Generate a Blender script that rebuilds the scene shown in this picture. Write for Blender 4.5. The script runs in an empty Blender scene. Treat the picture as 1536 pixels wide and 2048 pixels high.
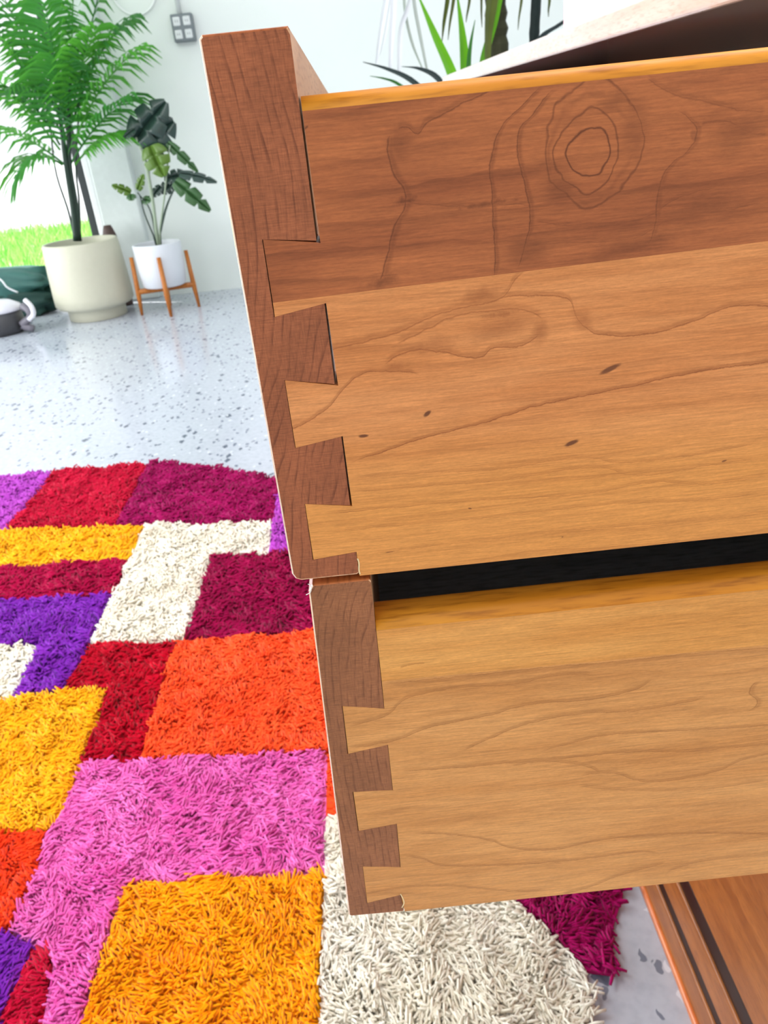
import bpy, bmesh, math, random
import numpy as np
from math import sin, cos, pi, radians, tan
from mathutils import Vector, Matrix, noise as mnoise

# ------------------------------------------------------------------ camera, world, light, exposure
S = bpy.context.scene
COL = S.collection
HC = 0.95                                   # camera height above the floor
FPX, ROLL, PITCH = 1540.0, radians(6.0), radians(27.3)
FW = Vector((0, cos(PITCH), -sin(PITCH))); UPV = Vector((0, sin(PITCH), cos(PITCH))); RT = Vector((1, 0, 0))
cam = bpy.data.cameras.new('camera'); camo = bpy.data.objects.new('camera', cam); COL.objects.link(camo)
cam.sensor_fit = 'VERTICAL'; cam.sensor_height = 36.0; cam.sensor_width = 27.0
cam.lens = 36.0 * FPX / 2048.0
cr, sr = cos(ROLL), sin(ROLL)
cx = RT * cr - UPV * sr; cy = RT * sr + UPV * cr; cz = -FW
camo.matrix_world = Matrix(((cx.x, cy.x, cz.x, 0), (cx.y, cy.y, cz.y, 0), (cx.z, cy.z, cz.z, HC), (0, 0, 0, 1)))
cam.clip_start = 0.01; cam.clip_end = 200
cam.dof.use_dof = True; cam.dof.focus_distance = 0.215; cam.dof.aperture_fstop = cam.lens / 0.62
S.camera = camo

wd = bpy.data.worlds.new('world'); S.world = wd; wd.use_nodes = True
bg = wd.node_tree.nodes['Background']; bg.inputs[0].default_value = (0.93, 0.97, 1.0, 1); bg.inputs[1].default_value = 1.28
sl = bpy.data.lights.new('sun', 'SUN'); sl.energy = 9.0; sl.angle = radians(1.5); sl.color = (1, 0.95, 0.86)
so = bpy.data.objects.new('sun', sl); COL.objects.link(so)
so.rotation_euler = Vector((0.62, -0.25, -0.95)).to_track_quat('-Z', 'Y').to_euler()
def area(name, loc, direction, sx, sy, power, col=(1, 1, 1)):
    l = bpy.data.lights.new(name, 'AREA'); l.shape = 'RECTANGLE'; l.size = sx; l.size_y = sy; l.energy = power; l.color = col
    o = bpy.data.objects.new(name, l); COL.objects.link(o); o.location = loc
    o.rotation_euler = Vector(direction).to_track_quat('-Z', 'Y').to_euler()
area('assumed_left_daylight', (-4.7, 2.6, 1.2), (1, 0, -0.02), 4.8, 2.2, 185, (0.96, 0.98, 1.0))     # unseen area light added for daylight assumed from the left; no glazing built
area('added_top_fill', (-0.7, 0.9, 3.15), (0, 0, -1), 2.6, 1.4, 84)  # unseen overhead lamp added to brighten the rug and floor
S.view_settings.view_transform = 'Standard'; S.view_settings.look = 'None'
S.view_settings.gamma = 1.0; S.view_settings.use_curve_mapping = False
S.view_settings.exposure = 0.0

# ------------------------------------------------------------------ geometry of the view (where a picture point lies at a given depth)
def ray(x, y):
    u, v = x - 768.0, y - 1024.0
    a = u * cr - v * sr; b = v * cr + u * sr
    return RT * (a / FPX) + FW - UPV * (b / FPX)
def W(x, y, Y):
    r = ray(x, y); k = Y / r.y
    return Vector((r.x * k, Y, HC + r.z * k))
D = 0.2                                     # the near drawer sides stand 20 cm from the lens
def mm(x, y):
    p = W(x, y, D); return (p.x * 1000, (p.z - HC) * 1000)

# ------------------------------------------------------------------ helpers
def lin(c):
    return tuple((v / 12.92 if v <= 0.04045 else ((v + 0.055) / 1.055) ** 2.4) for v in (c[0] / 255, c[1] / 255, c[2] / 255)) + (1.0,)
def empty(name, loc=(0, 0, 0), parent=None):
    o = bpy.data.objects.new(name, None); COL.objects.link(o); o.location = loc; o.empty_display_size = 0.05
    if parent: o.parent = parent
    return o
def tag(o, label=None, cat=None, group=None, kind=None):
    if label: o['label'] = label
    if cat: o['category'] = cat
    if group: o['group'] = group
    if kind: o['kind'] = kind
    return o
def origin_of(o):
    v = Vector((0, 0, 0))
    while o: v += o.location; o = o.parent
    return v
def obj(name, bm, mats, parent=None, smooth=False, recalc=True):
    """bm in world coordinates -> one mesh object whose local frame is its parent's"""
    if recalc: bmesh.ops.recalc_face_normals(bm, faces=bm.faces)
    off = origin_of(parent) if parent else Vector((0, 0, 0))
    if off.length: bmesh.ops.translate(bm, verts=bm.verts, vec=-off)
    me = bpy.data.meshes.new(name); bm.to_mesh(me); bm.free()
    for m in (mats if isinstance(mats, (list, tuple)) else [mats]): me.materials.append(m)
    if smooth: me.polygons.foreach_set('use_smooth', [True] * len(me.polygons))
    o = bpy.data.objects.new(name, me); COL.objects.link(o)
    if parent: o.parent = parent
    return o
def box(bm, x0, x1, y0, y1, z0, z1, bev=0, seg=2):
    vs = [bm.verts.new((x, y, z)) for x in (x0, x1) for y in (y0, y1) for z in (z0, z1)]
    fs = [bm.faces.new([vs[i] for i in q]) for q in ((0, 1, 3, 2), (4, 6, 7, 5), (0, 4, 5, 1), (2, 3, 7, 6), (0, 2, 6, 4), (1, 5, 7, 3))]
    if bev:
        es = list({e for f in fs for e in f.edges})
        bmesh.ops.recalc_face_normals(bm, faces=fs)
        bmesh.ops.bevel(bm, geom=es, offset=bev, segments=seg, profile=0.5, affect='EDGES')
    return bm
def prism(bm, pts, y0, y1):
    """pts: list of (x, z) -> extruded along Y"""
    a = [bm.verts.new((p[0], y0, p[1])) for p in pts]; b = [bm.verts.new((p[0], y1, p[1])) for p in pts]
    n = len(pts); fs = [bm.faces.new(a), bm.faces.new(b[::-1])]
    for i in range(n): fs.append(bm.faces.new((a[i], b[i], b[(i + 1) % n], a[(i + 1) % n])))
    bmesh.ops.recalc_face_normals(bm, faces=fs)
    return a, b
def tube(bm, pts, rad, n=8, cap=True):
    pts = [Vector(p) for p in pts]
    if not isinstance(rad, (list, tuple)): rad = [rad] * len(pts)
    rings = []; ref = Vector((0.31, 0.17, 0.93))
    for i, p in enumerate(pts):
        t = (pts[min(i + 1, len(pts) - 1)] - pts[max(i - 1, 0)]).normalized()
        if abs(t.dot(ref)) > 0.97: ref = Vector((1, 0.1, 0))
        a = t.cross(ref).normalized(); b = t.cross(a).normalized()
        rings.append([bm.verts.new(p + (a * cos(2 * pi * k / n) + b * sin(2 * pi * k / n)) * rad[i]) for k in range(n)])
    for i in range(len(rings) - 1):
        for k in range(n):
            bm.faces.new((rings[i][k], rings[i][(k + 1) % n], rings[i + 1][(k + 1) % n], rings[i + 1][k]))
    if cap: bm.faces.new(rings[0][::-1]); bm.faces.new(rings[-1])
    return bm
def lathe(bm, c, prof, n=40, sx=1, sy=1):
    rings = []
    for r, z in prof:
        rings.append([bm.verts.new((c[0] + cos(2 * pi * k / n) * r * sx, c[1] + sin(2 * pi * k / n) * r * sy, c[2] + z)) for k in range(n)])
    for i in range(len(rings) - 1):
        for k in range(n): bm.faces.new((rings[i][k], rings[i][(k + 1) % n], rings[i + 1][(k + 1) % n], rings[i + 1][k]))
    bm.faces.new(rings[0][::-1]); bm.faces.new(rings[-1])
    return bm
def ribbon(bm, pts, widths, side, fold=0.25):
    """a leaf blade with a raised keel: three points across"""
    rows = []; pts = [Vector(p) for p in pts]; side = Vector(side)
    for i, p in enumerate(pts):
        t = (pts[min(i + 1, len(pts) - 1)] - pts[max(i - 1, 0)]).normalized()
        s = (side - t * side.dot(t))
        s = s.normalized() if s.length > 1e-6 else Vector((1, 0, 0))
        nn = t.cross(s).normalized(); w = widths[i] / 2
        rows.append([bm.verts.new(p - s * w), bm.verts.new(p - nn * w * fold), bm.verts.new(p + s * w)])
    for i in range(len(rows) - 1):
        for k in (0, 1): bm.faces.new((rows[i][k], rows[i][k + 1], rows[i + 1][k + 1], rows[i + 1][k]))
def spline(pts, n):
    """Catmull-Rom through pts"""
    pts = [Vector(p) for p in pts]
    if len(pts) == 2: return [pts[0].lerp(pts[1], i / n) for i in range(n + 1)]
    q = [pts[0] * 2 - pts[1]] + pts + [pts[-1] * 2 - pts[-2]]; out = []
    m = len(pts) - 1
    for i in range(n + 1):
        t = i / n * m; k = min(int(t), m - 1); t -= k
        a, b, c, d = q[k:k + 4]
        out.append(0.5 * ((2 * b) + (c - a) * t + (2 * a - 5 * b + 4 * c - d) * t * t + (3 * b - a - 3 * c + d) * t ** 3))
    return out

# ------------------------------------------------------------------ node helper
class NT:
    def __init__(s, name):
        s.m = bpy.data.materials.new(name); s.m.use_nodes = True; s.t = s.m.node_tree
        s.n = s.t.nodes; s.b = s.n['Principled BSDF']
    def new(s, typ, **kw):
        x = s.n.new(typ)
        for k, v in kw.items(): setattr(x, k, v)
        return x
    def put(s, sock, v):
        if hasattr(v, 'is_output'): s.t.links.new(v, sock)
        else: sock.default_value = v
    def math(s, op, a, b=0.0, c=None, clamp=False):
        x = s.new('ShaderNodeMath', operation=op, use_clamp=clamp)
        s.put(x.inputs[0], a); s.put(x.inputs[1], b)
        if c is not None: s.put(x.inputs[2], c)
        return x.outputs[0]
    def vmath(s, op, a, b=(0, 0, 0)):
        x = s.new('ShaderNodeVectorMath', operation=op); s.put(x.inputs[0], a); s.put(x.inputs[1], b)
        return x.outputs[0]
    def comb(s, x, y, z):
        c = s.new('ShaderNodeCombineXYZ')
        for i, v in enumerate((x, y, z)): s.put(c.inputs[i], v)
        return c.outputs[0]
    def sep(s, v):
        c = s.new('ShaderNodeSeparateXYZ'); s.put(c.inputs[0], v); return c.outputs
    def objco(s): return s.new('ShaderNodeTexCoord').outputs['Object']
    def noise(s, v, scale=1.0, detail=3.0, rough=0.5, dist=0.0):
        x = s.new('ShaderNodeTexNoise'); s.put(x.inputs['Vector'], v)
        for k, q in (('Scale', scale), ('Detail', detail), ('Roughness', rough), ('Distortion', dist)): x.inputs[k].default_value = q
        return x.outputs['Fac']
    def maprange(s, v, a, b, c=0.0, d=1.0, smooth=True):
        x = s.new('ShaderNodeMapRange', interpolation_type='SMOOTHSTEP' if smooth else 'LINEAR')
        for i, q in enumerate((v, a, b, c, d)): s.put(x.inputs[i], q)
        return x.outputs[0]
    def mix(s, f, a, b, mode='MIX'):
        x = s.new('ShaderNodeMix', data_type='RGBA', blend_type=mode)
        s.put(x.inputs[0], f); s.put(x.inputs[6], a); s.put(x.inputs[7], b)
        return x.outputs[2]
    def bump(s, h, strength=0.3, dist=0.001):
        x = s.new('ShaderNodeBump'); s.put(x.inputs['Height'], h)
        x.inputs['Strength'].default_value = strength; x.inputs['Distance'].default_value = dist
        s.t.links.new(x.outputs[0], s.b.inputs['Normal'])
    def fin(s, col=None, rough=0.5, spec=0.5, metal=0.0):
        if col is not None: s.put(s.b.inputs['Base Color'], col)
        s.put(s.b.inputs['Roughness'], rough); s.put(s.b.inputs['Specular IOR Level'], spec); s.put(s.b.inputs['Metallic'], metal)
        return s.m
def plain(name, c, rough=0.5, spec=0.4, var=0.06, scale=30, metal=0.0, bump=0.0):
    t = NT(name); n = t.noise(t.objco(), scale, 3)
    c = lin(c); d = tuple(v * (1 - 2 * var) for v in c[:3]) + (1,)
    if bump: t.bump(n, bump, 0.002)
    return t.fin(t.mix(n, d, c), rough, spec, metal)

# ------------------------------------------------------------------ wood materials (coordinates in mm on the drawer-side plane)
BASE = Vector((0.52, 1.3, 0.0))             # dresser origin
def mmco(t):
    p = t.vmath('ADD', t.objco(), tuple(BASE - Vector((0, D, HC))))
    p = t.vmath('MULTIPLY', p, (1000, 1000, 1000))
    return t.sep(p)
def line_h(t, u, v, jit, pts, width, strength, halo=0.0, vert=False):
    """dark grain line through picture points pts; u is the running coordinate"""
    q = [mm(*p) for p in pts]
    if vert: q = [(b, a) for a, b in q]
    q.sort(); u0, u1 = q[0][0], q[-1][0]
    v0 = min(a[1] for a in q) - 4; v1 = max(a[1] for a in q) + 4
    x = t.math('DIVIDE', t.math('SUBTRACT', u, u0), u1 - u0)
    fc = t.new('ShaderNodeFloatCurve'); cv = fc.mapping.curves[0]
    P = [((a - u0) / (u1 - u0), (b - v0) / (v1 - v0)) for a, b in q]
    cv.points[0].location = P[0]; cv.points[1].location = P[-1]
    for p in P[1:-1]: cv.points.new(*p)
    fc.mapping.update(); t.put(fc.inputs['Value'], x)
    c = t.math('MULTIPLY_ADD', fc.outputs[0], v1 - v0, v0)
    d = t.math('ADD', t.math('SUBTRACT', v, c), jit)
    l = t.maprange(t.math('ABSOLUTE', d), 0.0, width, strength, 0.0)
    if halo:
        h = t.maprange(t.math('ABSOLUTE', t.math('ADD', d, -halo * 0.55)), 0.0, abs(halo), strength * 0.55, 0.0)
        l = t.math('MAXIMUM', l, h)
    e = t.math('MULTIPLY', t.maprange(x, 0.0, 0.06), t.maprange(x, 0.94, 1.0, 1.0, 0.0))
    e = t.math('MAXIMUM', e, 0.25) if False else e
    return t.math('MULTIPLY', l, e)
def ellipse(t, u, v, jit, cpx, rx, ry, rot=0.0, ring=None, strength=1.0):
    """rx, ry in mm; ring: line width of a ring, None: filled fleck"""
    cu, cv_ = mm(*cpx); a = t.math('SUBTRACT', u, cu); b = t.math('SUBTRACT', v, cv_)
    ca, sa = cos(rot), sin(rot)
    p = t.math('ADD', t.math('MULTIPLY', a, ca / rx), t.math('MULTIPLY', b, sa / rx))
    q = t.math('ADD', t.math('MULTIPLY', a, -sa / ry), t.math('MULTIPLY', b, ca / ry))
    r = t.math('SQRT', t.math('ADD', t.math('MULTIPLY', p, p), t.math('MULTIPLY', q, q)))
    r = t.math('ADD', r, t.math('MULTIPLY', jit, 1.0 / min(rx, ry)))
    if ring == 'soft': return t.maprange(r, 0.1, 1.1, 1.0, 0.0)
    if ring is None: return t.maprange(r, 0.5, 1.05, strength, 0.0)
    return t.maprange(t.math('ABSOLUTE', t.math('SUBTRACT', r, 1.0)), 0.0, ring / min(rx, ry), strength, 0.0)
def wood_side(name, light, mid, dark, lines, fleck=(), rings=(), band=0.16, bandstr=0.35, seed=0.0, warp=1.6, rough=0.42, zone=None, smudge=()):
    t = NT(name); u, w, v = mmco(t)
    us = t.math('ADD', u, seed * 37.0)
    n1 = t.noise(t.comb(t.math('MULTIPLY', us, 0.011), seed, t.math('MULTIPLY', v, 0.085)), 1.0, 5, 0.55)
    n2 = t.noise(t.comb(t.math('MULTIPLY', us, 0.09), seed, t.math('MULTIPLY', v, 1.9)), 1.0, 4, 0.6)
    n3 = t.noise(t.comb(t.math('MULTIPLY', us, 0.6), seed, t.math('MULTIPLY', v, 2.4)), 1.0, 3, 0.6)
    jn = t.noise(t.comb(t.math('MULTIPLY', us, 0.28), seed + 3, t.math('MULTIPLY', v, 0.28)), 1.0, 5, 0.65)
    jit = t.math('MULTIPLY', t.math('SUBTRACT', jn, 0.5), 1.5)
    # growth bands
    wv = t.noise(t.comb(t.math('MULTIPLY', us, 0.016), seed + 7, t.math('MULTIPLY', v, 0.03)), 1.0, 3)
    ph = t.math('ADD', t.math('MULTIPLY', v, band), t.math('MULTIPLY', wv, warp))
    fr = t.math('FRACT', ph)
    bd = t.math('MULTIPLY', t.maprange(fr, 0.55, 0.97, 0.0, 1.0), t.maprange(fr, 0.97, 1.0, 1.0, 0.0))
    bd = t.math('MULTIPLY', bd, t.maprange(n1, 0.3, 0.7, 0.25, 1.0))
    acc = t.math('MULTIPLY', bd, bandstr)
    for L in lines:
        vert = L[0] == 'v'
        l = line_h(t, v if vert else u, u if vert else v, jit, L[1], L[2], L[3], L[4] if len(L) > 4 else 0.0, vert)
        acc = t.math('MAXIMUM', acc, l)
    jr = None
    if rings:
        jr = t.noise(t.comb(t.math('MULTIPLY', us, 0.13), seed + 2, t.math('MULTIPLY', v, 0.13)), 1.0, 2)
        jr = t.math('ADD', t.math('MULTIPLY', t.math('SUBTRACT', jr, 0.5), 4.5), t.math('MULTIPLY', jit, 0.5))
    for f in rings: acc = t.math('MAXIMUM', acc, ellipse(t, u, v, jr, *f))
    col = t.mix(t.maprange(n1, 0.25, 0.75), lin(light), lin(mid))
    if zone is not None:                     # a differently coloured strip of the board, below a line
        z = t.maprange(v, zone[0], zone[1]); col = t.mix(t.math('MULTIPLY', z, 0.8), col, lin(zone[2]))
    fib = t.maprange(n2, 0.2, 0.8, 0.72, 1.24, False)
    fib = t.math('MULTIPLY', fib, t.maprange(n3, 0.2, 0.8, 0.86, 1.12, False))
    g = t.new('ShaderNodeCombineColor')
    for i in range(3): t.put(g.inputs[i], fib)
    col = t.mix(1.0, col, g.outputs[0], 'MULTIPLY')
    for cpx, rx, ry, rot, st in smudge:
        acc = t.math('MAXIMUM', acc, t.math('MULTIPLY', ellipse(t, u, v, t.math('MULTIPLY', jit, 2.0), cpx, rx, ry, rot, 'soft'), st))
    col = t.mix(acc, col, lin(dark))
    if fleck:
        fa = None
        for f in fleck:
            e = ellipse(t, u, v, t.math('MULTIPLY', jit, 0.35), *f); fa = e if fa is None else t.math('MAXIMUM', fa, e)
        col = t.mix(fa, col, lin((96, 52, 30)))
    h = t.math('ADD', t.math('MULTIPLY', n2, 0.5), t.math('MULTIPLY', acc, 0.0))
    h = t.math('ADD', h, t.math('MULTIPLY', n3, 0.5))
    t.bump(h, 0.35, 0.0003)
    return t.fin(col, t.maprange(n2, 0.2, 0.8, rough - 0.06, rough + 0.08, False), 0.22)

K0 = (1180, 302)
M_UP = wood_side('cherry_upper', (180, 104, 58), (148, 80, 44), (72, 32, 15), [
    ('v', [(760, 572), (772, 520), (790, 450), (812, 400), (790, 350), (778, 320), (775, 285), (788, 262)], 0.45, 0.6, 1.4),
    ('h', [(790, 262), (815, 256), (835, 268), (850, 250), (900, 220), (950, 195), (985, 178)], 0.4, 0.55, 1.2),
    ('v', [(985, 560), (990, 540), (988, 480), (985, 400), (980, 340), (985, 300), (1003, 255), (1030, 225), (1060, 195), (1090, 165)], 0.35, 0.6, 0.9),
    ('v', [(1035, 540), (1047, 500), (1060, 430), (1045, 350), (1035, 300), (1040, 260), (1065, 230), (1090, 195), (1115, 172)], 0.35, 0.6, 1.0),
    ('v', [(1290, 500), (1308, 460), (1313, 420), (1320, 370), (1345, 325), (1378, 300), (1393, 265), (1375, 235), (1340, 218)], 0.35, 0.45, 1.0),
    ('h', [(800, 402), (870, 410), (930, 412), (1010, 408), (1060, 410)], 0.35, 0.35, 0.8),
    ('h', [(1060, 440), (1150, 452), (1230, 450), (1300, 430), (1360, 395), (1440, 372)], 0.35, 0.30, 0.9),
    ('h', [(1050, 490), (1150, 484), (1260, 478), (1340, 440), (1430, 425), (1536, 400)], 0.35, 0.30, 1.0),
    ('h', [(1290, 150), (1350, 190), (1420, 205), (1480, 220), (1536, 222)], 0.35, 0.35, 1.0),
    ('h', [(1400, 250), (1450, 242), (1500, 265), (1536, 268)], 0.5, 0.4, 1.6),
  ], fleck=[((612, 255), 0.9, 0.35, 0.5, None, 0.7), ((1388, 272), 1.0, 1.6, 0.5, None, 0.35)],
    rings=[(K0, 5.0, 5.1, 0, 0.45, 0.75), ((1176, 303), 7.8, 9.0, 0.1, 0.45, 0.55), ((1188, 290), 11.6, 13.4, 0.15, 0.5, 0.5),
           ((1182, 298), 10.0, 11.2, 0.1, 1.0, 0.22)],
    band=0.12, bandstr=0.28, seed=1.3, warp=3.2,
    smudge=[((765, 562), 5, 2.0, 0.2, 0.6), ((812, 402), 4, 1.2, 0.1, 0.6), ((970, 408), 9, 1.0, 0.05, 0.5), ((800, 285), 4, 5, 0, 0.35), ((1480, 265), 10, 5, 0.2, 0.35), ((1230, 200), 7, 3, 0.3, 0.35),
            ((1060, 500), 8, 5, 0.1, 0.4), ((1250, 500), 22, 3, 0.15, 0.35), ((1400, 420), 14, 5, 0.3, 0.3), ((1120, 380), 5, 7, 0.6, 0.35), ((1270, 260), 5, 10, 0, 0.3)])
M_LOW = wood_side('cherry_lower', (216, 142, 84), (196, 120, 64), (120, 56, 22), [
    ('h', [(690, 930), (720, 918), (760, 905), (850, 875), (950, 850), (1000, 835), (1060, 815), (1150, 795), (1250, 775), (1350, 752), (1450, 735), (1536, 725), (1600, 720)], 0.36, 0.72, 0.8),
    ('h', [(640, 712), (667, 699), (730, 683), (800, 663), (850, 640), (905, 620), (960, 608), (1002, 596), (1030, 560), (1056, 535)], 0.42, 0.55, 1.3),
    ('h', [(985, 600), (1010, 594), (1080, 590), (1135, 597), (1150, 628), (1175, 658), (1210, 670), (1290, 668), (1380, 645), (1470, 612), (1536, 613), (1600, 625)], 0.38, 0.62, 1.0),
    ('h', [(572, 862), (590, 855), (620, 840), (655, 815), (690, 775), (725, 747), (770, 742), (815, 744), (840, 748)], 0.36, 0.62, 0.8),
    ('h', [(765, 738), (790, 714), (830, 701), (880, 703), (940, 715), (965, 712), (985, 697), (1040, 692), (1075, 672), (1090, 648)], 0.42, 0.62, 1.2),
    ('h', [(790, 690), (850, 660), (920, 630), (980, 622), (1040, 620), (1075, 630), (1092, 652)], 0.5, 0.5, 1.6),
    ('h', [(690, 958), (850, 945), (1000, 938), (1150, 915), (1250, 925), (1350, 915), (1536, 880)], 0.3, 0.32, 0.8),
    ('h', [(690, 985), (850, 972), (1000, 960), (1180, 935), (1290, 950), (1420, 930), (1536, 915)], 0.3, 0.34, 0.9),
    ('h', [(640, 1030), (800, 1013), (1000, 998), (1190, 985), (1300, 965), (1420, 968), (1536, 950)], 0.3, 0.34, 0.9),
    ('h', [(640, 1065), (800, 1050), (1000, 1033), (1200, 1010), (1400, 1000), (1536, 985)], 0.3, 0.3, 0.9),
    ('h', [(720, 1110), (900, 1088), (1100, 1064), (1300, 1048), (1536, 1028)], 0.3, 0.28, 0.9),
  ], fleck=[((1220, 738), 3.6, 0.9, 0.36, None, 0.85), ((855, 827), 1.5, 0.75, 0.6, None, 0.9), ((727, 872), 1.6, 0.6, 0.0, None, 0.9),
            ((1143, 886), 2.5, 0.85, 0.3, None, 0.9), ((1448, 922), 0.9, 0.3, 0.2, None, 0.8), ((780, 1104), 1.6, 0.16, 0.05, None, 0.9),
            ((940, 1017), 0.6, 0.25, -0.3, None, 0.8), ((1125, 1074), 0.45, 0.25, 0.2, None, 0.9), ((545, 0), 0.3, 0.3)],
    band=0.16, bandstr=0.22, seed=4.1, warp=1.2, zone=(-70, -105, (216, 144, 70)),
    smudge=[((960, 592), 8, 3, 0.1, 0.5), ((1000, 655), 12, 5.0, 0.12, 0.38), ((870, 690), 9, 2.5, 0.1, 0.4), ((1080, 660), 3, 5, 0, 0.45), ((790, 735), 4, 2, 0, 0.4), ((1165, 640), 3.5, 5, 0.6, 0.4), ((1000, 630), 7, 1.2, 0, 0.5)])
M_LDU = wood_side('cherry_lower_drawer_upper', (220, 154, 80), (204, 134, 62), (146, 84, 34), [
    ('h', [(800, 1335), (830, 1328), (850, 1327)], 0.4, 0.5, 0.6),
  ], band=0.3, bandstr=0.12, seed=8.2, warp=0.8)
M_LDL = wood_side('cherry_lower_drawer', (214, 150, 86), (196, 130, 68), (120, 66, 26), [
    ('h', [(755, 1370), (790, 1366), (918, 1353), (1027, 1342), (1135, 1331), (1244, 1323), (1353, 1310), (1536, 1296), (1600, 1290)], 0.4, 0.5, -1.3),
    ('h', [(690, 1458), (710, 1450), (771, 1432), (820, 1394), (918, 1375), (1027, 1368), (1120, 1350), (1200, 1352)], 0.35, 0.5, 1.2),
    ('h', [(690, 1496), (776, 1484), (863, 1454), (972, 1432), (1054, 1410), (1190, 1397), (1272, 1378), (1300, 1362), (1318, 1350)], 0.35, 0.55, 1.2),
    ('h', [(915, 1506), (983, 1476), (1054, 1448), (1163, 1427), (1272, 1421), (1353, 1408), (1405, 1396), (1425, 1370)], 0.35, 0.55, 1.2),
    ('h', [(1075, 1504), (1135, 1489), (1217, 1470), (1353, 1462), (1536, 1451), (1600, 1446)], 0.32, 0.5, 1.0),
    ('h', [(785, 1542), (918, 1535), (1027, 1525), (1135, 1516), (1244, 1505), (1380, 1502), (1536, 1489), (1600, 1484)], 0.32, 0.5, 1.2),
    ('h', [(1020, 1532), (1080, 1524), (1140, 1526), (1180, 1535), (1205, 1550)], 0.35, 0.45, 1.2),
    ('h', [(1155, 1553), (1201, 1546), (1299, 1563), (1370, 1557), (1435, 1541), (1489, 1519), (1536, 1508), (1600, 1500)], 0.35, 0.5, 1.2),
    ('h', [(1150, 1570), (1250, 1580), (1400, 1578), (1536, 1560)], 0.35, 0.35, 1.4),
    ('h', [(1090, 1620), (1250, 1618), (1400, 1610), (1536, 1600)], 0.35, 0.25, 1.2),
    ('h', [(815, 1668), (860, 1667), (918, 1671), (983, 1682), (1027, 1696), (1108, 1699), (1190, 1682), (1299, 1671), (1408, 1666), (1536, 1669), (1600, 1670)], 0.35, 0.55, 1.0),
    ('h', [(800, 1710), (847, 1718), (880, 1731), (972, 1731), (1081, 1726), (1190, 1715), (1272, 1704), (1312, 1706), (1325, 1725)], 0.35, 0.55, 1.0),
    ('h', [(1120, 1790), (1184, 1772), (1233, 1753), (1288, 1737), (1332, 1726)], 0.4, 0.5, 1.4),
    ('h', [(725, 1790), (809, 1775), (890, 1772), (972, 1778), (1037, 1783), (1100, 1780)], 0.35, 0.45, 1.0),
    ('h', [(1330, 1745), (1420, 1720), (1500, 1712), (1600, 1700)], 0.4, 0.4, 1.4),
    ('v', [(1492, 1425), (1515, 1405), (1500, 1385), (1508, 1368), (1530, 1360)], 0.5, 0.5, 1.4),
  ], band=0.10, bandstr=0.16, seed=11.7, warp=2.2)
def wood_end(name, light, dark, bend, seed):
    """end grain: growth rings running up the board end, crossed by fine saw marks"""
    t = NT(name); u, w, v = mmco(t)
    fc = t.new('ShaderNodeFloatCurve'); cv = fc.mapping.curves[0]
    z0, z1 = bend[0][0], bend[-1][0]; m = max(abs(b) for _, b in bend) + 1e-3
    P = [((a - z0) / (z1 - z0), 0.5 + b / (2 * m)) for a, b in bend]
    cv.points[0].location = P[0]; cv.points[1].location = P[-1]
    for p in P[1:-1]: cv.points.new(*p)
    fc.mapping.update(); t.put(fc.inputs['Value'], t.math('DIVIDE', t.math('SUBTRACT', v, z0), z1 - z0))
    off = t.math('MULTIPLY', t.math('SUBTRACT', fc.outputs[0], 0.5), 2 * m)
    wob = t.noise(t.comb(t.math('MULTIPLY', u, 0.10), seed, t.math('MULTIPLY', v, 0.028)), 1.0, 2)
    ph = t.math('MULTIPLY', t.math('ADD', t.math('SUBTRACT', u, off), t.math('MULTIPLY', wob, 5.0)), 0.40)
    fr = t.math('FRACT', ph)
    ln = t.math('MULTIPLY', t.maprange(fr, 0.62, 0.93), t.maprange(fr, 0.93, 1.0, 1.0, 0.0))
    msk = t.noise(t.comb(t.math('MULTIPLY', u, 0.2), seed + 5, t.math('MULTIPLY', v, 0.12)), 1.0, 3)
    ln = t.math('MULTIPLY', ln, t.maprange(msk, 0.35, 0.65, 0.15, 1.0))
    saw = t.noise(t.comb(t.math('MULTIPLY', u, 0.25), seed, t.math('MULTIPLY', v, 2.6)), 1.0, 3, 0.6)
    saw2 = t.noise(t.comb(t.math('MULTIPLY', u, 2.8), seed, t.math('MULTIPLY', v, 0.25)), 1.0, 3, 0.6)
    pat = t.noise(t.comb(t.math('MULTIPLY', u, 0.07), seed + 9, t.math('MULTIPLY', v, 0.05)), 1.0, 4)
    col = t.mix(t.maprange(pat, 0.3, 0.7), lin(light), tuple(0.78 * q for q in lin(light)[:3]) + (1,))
    f = t.math('MULTIPLY', t.maprange(saw, 0.25, 0.75, 0.72, 1.26, False), t.maprange(saw2, 0.25, 0.75, 0.80, 1.18, False))
    g = t.new('ShaderNodeCombineColor')
    for i in range(3): t.put(g.inputs[i], f)
    col = t.mix(1.0, col, g.outputs[0], 'MULTIPLY')
    col = t.mix(t.math('MULTIPLY', ln, 0.6), col, lin(dark))
    t.bump(t.math('ADD', saw, saw2), 0.3, 0.0003)
    return t.fin(col, 0.5, 0.2)
M_END1 = wood_end('end_grain_upper', (160, 92, 58), (84, 40, 24), [(-125, -26), (-80, -16), (-50, -4), (-20, 1.5), (5, 0), (20, -3)], 2.0)
M_END2 = wood_end('end_grain_lower', (156, 98, 62), (92, 50, 28), [(-285, 3), (-220, 0), (-165, 0), (-140, 4), (-124, 11)], 6.0)
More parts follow.
